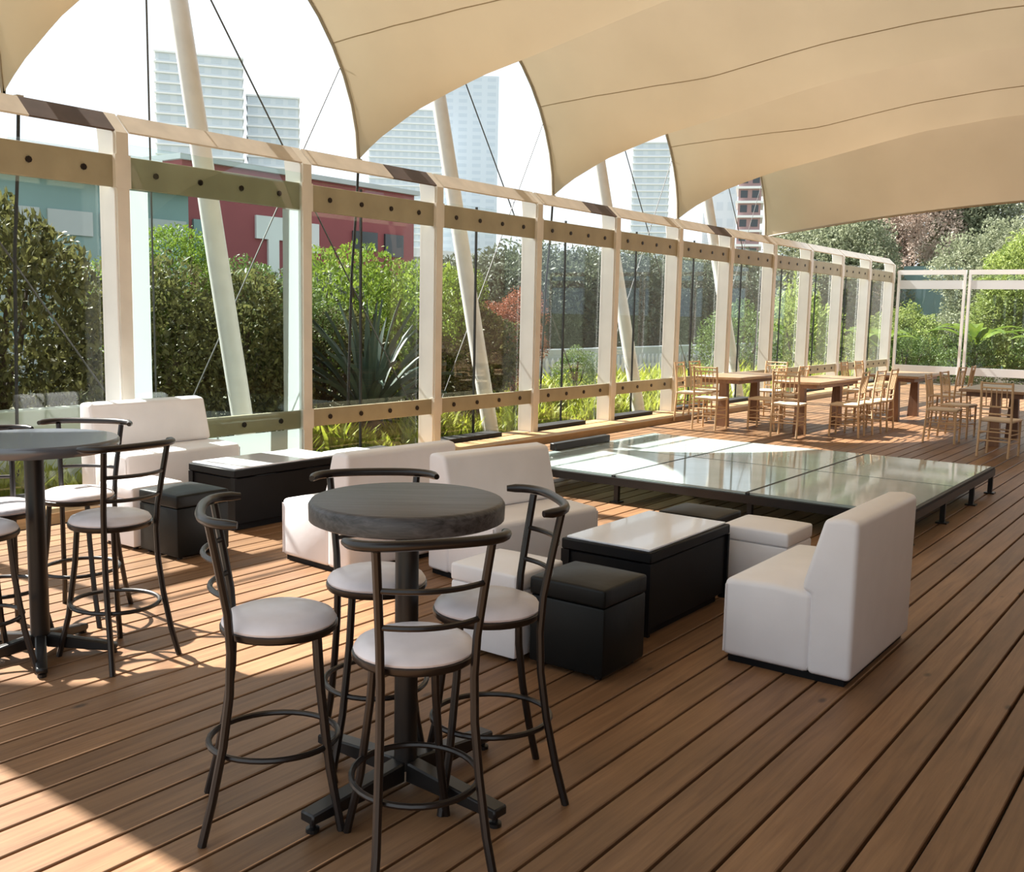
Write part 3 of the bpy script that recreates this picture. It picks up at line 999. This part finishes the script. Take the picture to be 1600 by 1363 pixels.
def leaves_mesh(name, n, rad, size, m, seed, lump=0.25, shell=0.55, zmin=-1.0, narrow=0.45):
    rg = np.random.default_rng(seed)
    d = rg.normal(size=(n, 3))
    d /= np.linalg.norm(d, axis=1)[:, None]
    d[:, 2] = np.where(d[:, 2] < zmin, -d[:, 2], d[:, 2])
    # lumpy crown
    ks = rg.normal(size=(7, 3)) * 2.2
    ph = rg.uniform(0, 6.28, 7)
    l = sum(np.sin(d @ ks[i] * 1.6 + ph[i]) for i in range(7)) / 7
    r = (shell + (1 - shell) * rg.uniform(0, 1, n) ** 0.6) * (1 + lump * l * 2)
    c = d * r[:, None] * np.array(rad)
    ax = rg.normal(size=(n, 3)) + d * 0.8
    ax[:, 2] += 0.1
    ax /= np.linalg.norm(ax, axis=1)[:, None]
    b = np.cross(ax, rg.normal(size=(n, 3)))
    b /= np.linalg.norm(b, axis=1)[:, None]
    nn = np.cross(ax, b)
    s = (size * rg.uniform(0.6, 1.35, n))[:, None]
    v = np.empty((n, 4, 3))
    v[:, 0] = c - ax * s * 0.5
    v[:, 1] = c + b * s * narrow * 0.5 + nn * s * 0.08
    v[:, 2] = c + ax * s * 0.5
    v[:, 3] = c - b * s * narrow * 0.5 + nn * s * 0.08
    me = bpy.data.meshes.new(name)
    me.vertices.add(4 * n)
    me.vertices.foreach_set('co', v.reshape(-1))
    me.loops.add(6 * n)
    idx = (np.arange(n)[:, None] * 4 + np.array([0, 1, 2, 0, 2, 3])[None]).reshape(-1)
    me.loops.foreach_set('vertex_index', idx.astype(np.int32))
    me.polygons.add(2 * n)
    me.polygons.foreach_set('loop_start', (np.arange(2 * n) * 3).astype(np.int32))
    me.polygons.foreach_set('loop_total', np.full(2 * n, 3, np.int32))
    me.materials.append(M[m])
    me.update(calc_edges=True)
    me.validate()
    return me


LV = {}
for key, (n, size, m, sd, lump) in dict(
        dark=(9000, 0.085, 'leaf_dark', 1, 0.22), dark2=(9000, 0.095, 'leaf_dark', 2, 0.25),
        bright=(6500, 0.085, 'leaf_bright', 3, 0.28), mid=(7000, 0.08, 'leaf_mid', 4, 0.25),
        red=(4500, 0.08, 'leaf_red', 5, 0.2), grey=(5000, 0.11, 'leaf_grey', 6, 0.30), grey2=(5000, 0.12, 'leaf_grey', 8, 0.30),
        far=(5000, 0.11, 'leaf_far', 9, 0.35), farbr=(4000, 0.10, 'leaf_brown', 10, 0.35), fargrey=(5000, 0.11, 'leaf_grey', 11, 0.32), farbright=(4500, 0.12, 'leaf_farbright', 12, 0.32)).items():
    LV[key] = leaves_mesh('foliage', n, (1, 1, 1), size, m, sd, lump)

trunk_me = MB().tube([(0, 0, 0), (0.03, 0.02, 0.4), (-0.02, 0.03, 1.0)], [0.055, 0.045, 0.02], 7).mesh('trunk', 'stem', smooth=True)
limb_me = MB().tube([(0, 0, 0.35), (0.18, 0.1, 0.7), (0.3, 0.22, 1.15)], [0.035, 0.028, 0.012], 6).mesh('limb', 'stem', smooth=True)


def bush(name, cat, key, x, y, z0, h, rx, ry, label, group, rz=0.0, crown=0.95):
    """h = total height, crown = share of the height taken by foliage"""
    t = thing(name, label, cat, (x, y, z0), rz, group)
    rzv = h * crown / 2
    rr_ = random.Random(int(x * 100) * 7 + int(y * 100))
    if rzv > 1.55 * rx or rx > 1.4:
        nb = 9 if rx > 1.4 else 5
        br = 0.52 * rx if rx > 1.4 else 0.72 * rx
        for i in range(nb):
            zf = (i + 0.5) / nb * 2 - 1
            ra = math.sqrt(max(0.0, 1 - zf * zf)) * 0.62
            an = i * 2.4 + rr_.uniform(-0.4, 0.4)
            f = link('foliage', LV[key], t, (ra * rx * math.cos(an), ra * ry * math.sin(an), h - rzv + zf * (rzv - br)), rz=an)
            sc_ = br * rr_.uniform(0.9, 1.2)
            f.scale = (sc_, sc_, sc_)
    else:
        f = link('foliage', LV[key], t, (0, 0, h - rzv))
        f.scale = (rx, ry, rzv)
    s = link('trunk', trunk_me, t)
    s.scale = (max(1.0, rx), max(1.0, rx), h * 0.75)
    for a in (0, 2.1, 4.2):
        l_ = link('limb', limb_me, t, rz=a)
        l_.scale = (rx * 1.3, rx * 1.3, h * 0.62)
    return t


ZB = -0.12
hedge = [
    ('dark', -10.35, 3.6, 2.75, 1.0, 1.1, 'dark green flowering bush at the left edge behind the first glass bay'),
    ('dark2', -10.45, 5.2, 2.85, 1.0, 1.1, 'tall dark green bush speckled with pale leaves filling the first glass bay'),
    ('dark', -10.3, 6.9, 2.2, 0.9, 1.0, 'dark bush behind the green-tinted glass pane, left of the mast'),
    ('bright', -11.2, 7.6, 2.85, 0.75, 0.75, 'bright yellow-green bush top behind the green-tinted glass pane'),
    ('dark2', -10.3, 8.2, 2.15, 0.9, 0.85, 'dark bush behind the green-tinted glass pane, at the foot of the mast'),
    ('mid', -10.9, 9.0, 2.55, 0.75, 0.8, 'green bush right of the first mast under the red building'),
    ('bright', -11.0, 10.9, 2.75, 0.95, 1.05, 'large bright green bush behind the agave'),
    ('bright', -11.0, 12.35, 2.6, 0.9, 0.9, 'green bush left of the second mast'),
    ('dark2', -10.6, 9.9, 1.7, 1.0, 0.9, 'low dark bush beside the agave'),
    ('dark', -10.9, 12.0, 1.6, 1.0, 1.1, 'low dark bush right of the agave'),
    ('dark2', -11.0, 13.7, 1.9, 0.9, 0.9, 'dark bush behind the foot of the second mast'),
    ('bright', -11.4, 13.9, 2.65, 0.6, 0.7, 'yellow-green bush just right of the second mast'),
    ('red', -11.0, 15.0, 2.3, 0.55, 0.75, 'reddish-leaved bush right of the second mast'),
    ('mid', -10.6, 16.5, 1.1, 0.4, 0.45, 'small light green shrub in the bed beyond the fourth post'),
]
for k, (key, X, Y, h, rx, ry, lab) in enumerate(hedge):
    bush('garden_bush', 'bush', key, X, Y, ZB, h, rx, ry, lab, 'bushes outside the glass wall', rz=k * 1.3)

# trees farther out along the side
far_side = [
    ('grey', -16.6, 21.0, 3.3, 2.0, 2.2), ('grey2', -16.9, 24.5, 3.7, 2.1, 2.4), ('fargrey', -17.5, 27.5, 3.9, 2.2, 2.2), ('grey2', -16.7, 30.5, 4.0, 2.0, 2.3),
    ('grey', -16.9, 34.0, 4.2, 2.2, 2.4), ('fargrey', -16.0, 38.0, 4.3, 2.2, 2.5), ('mid', -15.0, 41.5, 4.3, 2.1, 2.3), ('grey', -18.0, 17.5, 2.9, 1.8, 1.9)]
for k, (key, X, Y, h, rx, ry) in enumerate(far_side):
    bush('garden_tree', 'tree', key, X, Y, -0.9, h + 0.8, rx, ry, 'grey-green tree in the row seen through the side glass, %s from the left' % (['second', 'third', 'fourth', 'fifth', 'sixth', 'seventh', 'eighth', 'first'][k]), 'trees seen through the side glass', rz=k * 0.9, crown=0.8)
back = [
    ('far', -18.5, 43.0, 4.3, 2.2, 2.2, 'low green tree behind the far corner of the glass walls'),
    ('fargrey', -14.8, 45.0, 9.2, 3.0, 3.0, 'grey-green tall tree left of the brownish one behind the rear wall'),
    ('farbr', -11.2, 42.2, 9.4, 2.2, 2.0, 'brownish bare-looking tree behind the rear wall'),
    ('far', -9.0, 44.0, 9.0, 2.6, 2.4, 'green tree behind the rear wall, right of the brownish tree'),
    ('fargrey', -5.3, 47.0, 7.2, 2.4, 2.4, 'grey-green tree at the right edge behind the rear wall'),
    ('far', -13.0, 38.0, 6.4, 2.4, 2.2, 'mid-height leafy tree behind the corner of the rear wall'),
    ('farbright', -9.6, 35.0, 2.5, 1.6, 1.6, 'yellow-green broad bush seen through the first rear pane'),
    ('far', -7.0, 36.5, 5.6, 1.9, 1.8, 'leafy green tree seen through the second rear pane'),
    ('farbright', -5.4, 34.0, 4.6, 1.7, 1.6, 'yellow-green tree at the right edge seen through the rear glass'),
    ('mid', -8.4, 31.5, 1.6, 0.9, 0.8, 'low green shrub at the foot of the first rear pane'),
    ('mid', -6.6, 31.0, 1.7, 1.0, 0.8, 'low green shrub at the foot of the rear pane divider'),
    ('mid', -4.6, 31.0, 1.8, 1.0, 0.8, 'low green shrub at the foot of the second rear pane'),
    ('farbright', -11.5, 31.0, 2.9, 1.2, 1.2, 'bright green bush beyond the last posts of the side wall'),
    ('mid', -11.8, 27.0, 2.3, 1.1, 1.3, 'green bush seen between the last posts of the side wall'),
]
for k, (key, X, Y, h, rx, ry, lab) in enumerate(back):
    bush('garden_tree' if h > 3.5 else 'garden_bush', 'tree' if h > 3.5 else 'bush', key, X, Y, -0.9, h + 0.6, rx, ry, lab, 'greenery behind the rear wall', rz=k * 1.1, crown=0.86 if h > 3 else 0.95)

# agave
ag = thing('agave_plant', 'large dark blue-green agave with upright sword leaves behind the third glass bay', 'agave', (-9.35, 9.50, -0.12))
ag.scale = (0.88, 0.88, 0.9)
MB().lathe([(0.16, 0.0), (0.22, 0.15), (0.18, 0.42), (0.05, 0.55)], 12).build('stem', 'stem', ag)
rg = random.Random(5)
for k in range(44):
    a = k * 2.39996
    tilt = 0.10 + 1.02 * (k / 44) ** 0.9
    L = 1.75 - 0.45 * (k / 44) + rg.uniform(-0.12, 0.12)
    vs, fs = [], []
    n = 7
    for i in range(n + 1):
        s_ = i / n
        th = tilt * (0.75 + 0.45 * s_ * s_)
        rr = 0.06 + L * s_ * math.sin(th)
        zz = 0.32 + L * s_ * math.cos(th * 0.92)
        w_ = 0.072 * (0.65 + 1.2 * s_ - 1.85 * s_ * s_) if i < n else 0.002
        w_ = max(w_, 0.003)
        vs += [(rr, -w_, zz + 0.02), (rr + 0.028 * math.cos(th), 0.0, zz - 0.028 * math.sin(th)), (rr, w_, zz + 0.02), (rr - 0.006, 0, zz + 0.004)]
    for i in range(n):
        q = i * 4
        for (p1, p2) in ((0, 1), (1, 2), (2, 3), (3, 0)):
            fs.append((q + p1, q + p2, q + 4 + p2, q + 4 + p1))
    lf = MB().add(vs, fs).build('leaf', 'agave', ag, smooth=True)
    lf.rotation_euler = (0, 0, a)

# bright strap-leaved ground cover along the glass
def blades(name, n, x0, x1, y0, y1, z, h0, h1, m, seed, wid=0.022):
    rg = np.random.default_rng(seed)
    V, F = [], []
    for k in range(n):
        cx, cy = rg.uniform(x0, x1), rg.uniform(y0, y1)
        clump = 0.45 + 0.55 * (math.sin(cy * 3.1 + cx * 2.0) * 0.5 + 0.5)
        h = rg.uniform(h0, h1) * clump
        a = rg.uniform(0, 6.283)
        lean = rg.uniform(0.15, 0.8) * h
        dx, dy = math.cos(a), math.sin(a)
        w = wid * rg.uniform(0.7, 1.4)
        b = len(V)
        for s_, ws in ((0, 0.7), (0.55, 1.0), (1.0, 0.08)):
            px, py = cx + dx * lean * s_ ** 1.8, cy + dy * lean * s_ ** 1.8
            pz = z + h * (s_ if s_ < 1 else 0.93)
            V.append((px - dy * w * ws, py + dx * w * ws, pz))
            V.append((px + dy * w * ws, py - dx * w * ws, pz))
        F += [(b, b + 1, b + 3, b + 2), (b + 2, b + 3, b + 5, b + 4)]
    me = bpy.data.meshes.new(name)
    me.from_pydata(V, [], F)
    me.materials.append(M[m])
    me.update()
    return link(name, me)


gc = blades('ground_cover', 6200, -9.6, -8.3, 6.15, 27.0, -0.12, 0.30, 0.62, 'leaf_yellow', 4)
gc['kind'] = 'stuff'
tag(gc, 'low yellow-green strap-leaved plants in the bed along the glass wall', 'plants')
gc = blades('ground_cover', 700, -8.88, -8.3, 2.8, 6.1, -0.12, 0.30, 0.62, 'leaf_yellow', 14)
gc['kind'] = 'stuff'
tag(gc, 'strip of yellow-green plants at the foot of the first glass bay', 'plants')
gc = blades('grass_bed', 5000, -12.5, -9.5, 15.0, 34.0, -0.12, 0.25, 0.7, 'leaf_yellow', 9, 0.03)
gc['kind'] = 'stuff'
tag(gc, 'yellow-green grass beyond the far side posts', 'grass')

# banana-like plants behind the rear glass
for k, (X, Y, h, lab) in enumerate([(-8.9, 30.2, 2.0, 'broad-leaved banana plant in the first rear pane'), (-6.35, 30.6, 2.3, 'broad-leaved banana plant behind the rear pane divider'), (-4.3, 30.4, 2.1, 'broad-leaved banana plant at the right edge behind the rear glass')]):
    t = thing('banana_plant', lab, 'plant', (X, Y, -0.12), k * 0.7, 'banana plants behind the rear wall')
    MB().tube([(0, 0, 0), (0.02, 0.01, h * 0.5)], [0.09, 0.05], 8).build('stem', 'leaf_mid', t, smooth=True)
    for q in range(8):
        vs, fs = [], []
        L = h * 0.75
        for i in range(7):
            s_ = i / 6
            rr = 0.05 + L * 0.75 * s_
            zz = h * 0.45 + L * (0.75 * s_ - 0.55 * s_ * s_) + 0.03 * q
            w_ = 0.20 * math.sin(math.pi * min(0.97, s_ * 0.9 + 0.08))
            vs += [(rr, -w_, zz + w_ * 0.25), (rr, 0, zz), (rr, w_, zz + w_ * 0.25)]
        for i in range(6):
            b = i * 3
            fs += [(b, b + 1, b + 4, b + 3), (b + 1, b + 2, b + 5, b + 4)]
        lf = MB().add(vs, fs).build('leaf', 'leaf_bright', t, smooth=True)
        lf.rotation_euler = (0, 0, q * 2.4)

# planter wall in front of the first bay
pw = MB().box(-9.15, -8.95, -1.0, 6.05, -0.12, 0.66).build('planter_wall', 'planter', bevel=0.01, seg=1)
tag(pw, 'low pale green planter wall outside the first glass bay', 'wall')

# picket fence and low pale walls beyond the bushes
t = thing('picket_fence', 'white picket fence far beyond the middle glass bays', 'fence', (-13.6, 0, -0.9))
pk = MB().prism([(-0.05, 0), (0.05, 0), (0.05, 1.35), (0, 1.45), (-0.05, 1.35)], -0.015, 0.015, 'x')
pk_me = MB().prism([(-0.05, 0), (0.05, 0), (0.05, 1.35), (0, 1.45), (-0.05, 1.35)], -0.015, 0.015, 'x').mesh('picket', 'pale_wall')
for k in range(58):
    link('picket', pk_me, t, (0, 17.0 + 0.24 * k, 0))
for z in (0.45, 1.1):
    MB().box(-0.05, -0.015, 16.8, 31.0, z, z + 0.08).build('fence_rail', 'pale_wall', t)
gw = MB().box(-13.95, -13.75, 16.0, 34.0, -0.9, 0.75).build('garden_wall', 'grey_wall', bevel=0.02, seg=1)
tag(gw, 'low grey garden wall behind the white picket fence', 'wall')

# ------------------------------------------------------------------ buildings
def building(name, label, corner, ang, w, d, h, wallm, floors, cols, winm='dark_glass', slab=None, z0=-1.0, slab_out=0.25, group=None, cat='building', win_h=0.55, win_w=0.6, side_cols=0, skipwin=False):
    """corner = near-left corner of the visible front; front runs along local +X, depth along local +Y"""
    t = thing(name, label, cat, (corner[0], corner[1], z0), ang, group)
    MB().box(0, w, 0, d, 0, h).build('wall', wallm, t)
    fh = h / floors
    if slab:
        for k in range(1, floors + 1):
            MB().box(-slab_out, w + slab_out, -slab_out, d + slab_out, k * fh - fh * 0.16, k * fh).build('floor_slab', slab, t)
    if not skipwin:
        ww = w / cols * win_w
        me = MB().box(-ww / 2, ww / 2, -0.06, 0.02, 0, fh * win_h).mesh('window', winm)
        for k in range(floors):
            for c in range(cols):
                link('window', me, t, ((c + 0.5) * w / cols, 0, k * fh + fh * 0.22))
        if side_cols:
            ws = d / side_cols * win_w
            ms = MB().box(-0.02, 0.06, -ws / 2, ws / 2, 0, fh * win_h).mesh('window', winm)
            for k in range(floors):
                for c in range(side_cols):
                    link('window', ms, t, (w, (c + 0.5) * d / side_cols, k * fh + fh * 0.22))
    return t


def frame2(p, q):
    return math.atan2(q[1] - p[1], q[0] - p[0]), math.hypot(q[0] - p[0], q[1] - p[1])


# red building parallel to the terrace
rb = building('red_building', 'dark red rendered building with pale signs behind the bushes', (-32.0, 22.9), R(90), 12.6, 8.0, 7.9, 'red_wall', 2, 5, winm='dark_glass', z0=-1.0, skipwin=True)
for (a, w_, z, h_, m_) in ((0.4, 0.9, 4.2, 1.6, 'teal_wall'), (3.9, 0.55, 3.4, 1.9, 'pale_wall'), (3.3, 1.5, 5.3, 0.9, 'pale_wall'), (5.0, 1.6, 4.9, 1.2, 'pale_wall'), (8.6, 1.5, 5.2, 0.8, 'dark_glass'), (10.6, 1.2, 5.0, 1.0, 'dark_glass')):
    MB().box(a, a + w_, -0.10, 0.04, z, z + h_).build('panel' if m_ == 'pale_wall' else 'window', m_, rb)
MB().box(-0.2, 12.8, -0.2, 8.2, 7.9, 8.1).build('roof', 'grey_wall', rb)
tb = building('teal_building', 'low grey-teal building with flat roof behind the left bushes', (-30.0, 13.0), R(90), 8.7, 8.0, 6.4, 'teal_wall', 3, 5, winm='grey_wall', z0=-1.0, win_h=0.35, win_w=0.85)
MB().box(-0.3, 9.0, -0.4, 8.3, 6.4, 6.65).build('roof', 'pale_wall', tb)
MB().box(3.0, 8.4, 1.0, 6.0, 6.65, 7.6).build('roof_room', 'pale_wall', tb)
building('grey_house', 'pale grey low building between the second mast and the third post', (-40.0, 40.5), R(90), 18.0, 9.0, 6.2, 'grey_wall', 2, 8, winm='dark_glass', slab='pale_wall', z0=-1.0, win_h=0.4, win_w=0.75)
building('pale_house', 'pale low building beyond the middle bays, behind the grey-green trees', (-46.0, 66.0), R(80), 30.0, 10.0, 7.0, 'pale_wall', 2, 10, winm='dark_glass', slab='pale_wall', z0=-1.0, win_h=0.4)
building('blue_pavilion', 'small blue-green pavilion seen through the first rear pane', (-10.6, 38.6), R(4), 3.4, 2.6, 4.6, 'teal_wall', 1, 3, winm='pale_wall', z0=-1.0, win_h=0.4)
building('dark_pavilion', 'dark roofed hut at the right edge above the rear wall', (-9.6, 52.0), R(5), 7.0, 5.0, 6.1, 'dark_glass', 2, 4, winm='grey_wall', z0=-1.0)


def scale_from_cam(P, f):
    return (P[0] * f, P[1] * f)


# high-rise towers, several hundred metres away
def tower(label, P, Q, base, top, f, depth, floors, wallm='tower', cols=6, slab='tower_slab_hazed', winm='tower_glass_hazed', win_h=0.5, skipwin=False, side=0):
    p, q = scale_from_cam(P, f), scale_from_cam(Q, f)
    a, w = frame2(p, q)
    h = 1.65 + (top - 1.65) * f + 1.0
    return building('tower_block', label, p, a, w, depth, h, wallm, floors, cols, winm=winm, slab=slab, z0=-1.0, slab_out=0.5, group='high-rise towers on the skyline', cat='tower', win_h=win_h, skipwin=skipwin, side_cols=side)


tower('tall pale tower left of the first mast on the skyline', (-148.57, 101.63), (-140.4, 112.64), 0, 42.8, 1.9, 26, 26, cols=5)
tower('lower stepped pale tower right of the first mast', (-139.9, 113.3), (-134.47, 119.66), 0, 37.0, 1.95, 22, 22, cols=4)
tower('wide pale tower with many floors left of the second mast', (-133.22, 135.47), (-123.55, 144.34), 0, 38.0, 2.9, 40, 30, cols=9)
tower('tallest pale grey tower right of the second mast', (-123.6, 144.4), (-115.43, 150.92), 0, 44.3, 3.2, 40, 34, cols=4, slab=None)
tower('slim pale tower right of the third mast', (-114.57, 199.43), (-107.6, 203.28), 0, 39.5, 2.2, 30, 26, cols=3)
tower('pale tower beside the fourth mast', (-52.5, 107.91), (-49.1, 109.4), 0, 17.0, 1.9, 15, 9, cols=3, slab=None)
tower('dark red tower with white floor bands beside the far end of the canopy', (-48.95, 109.5), (-46.6, 110.5), 0, 18.0, 1.72, 13, 11, wallm='brick_tower', cols=2, winm='dark_glass')
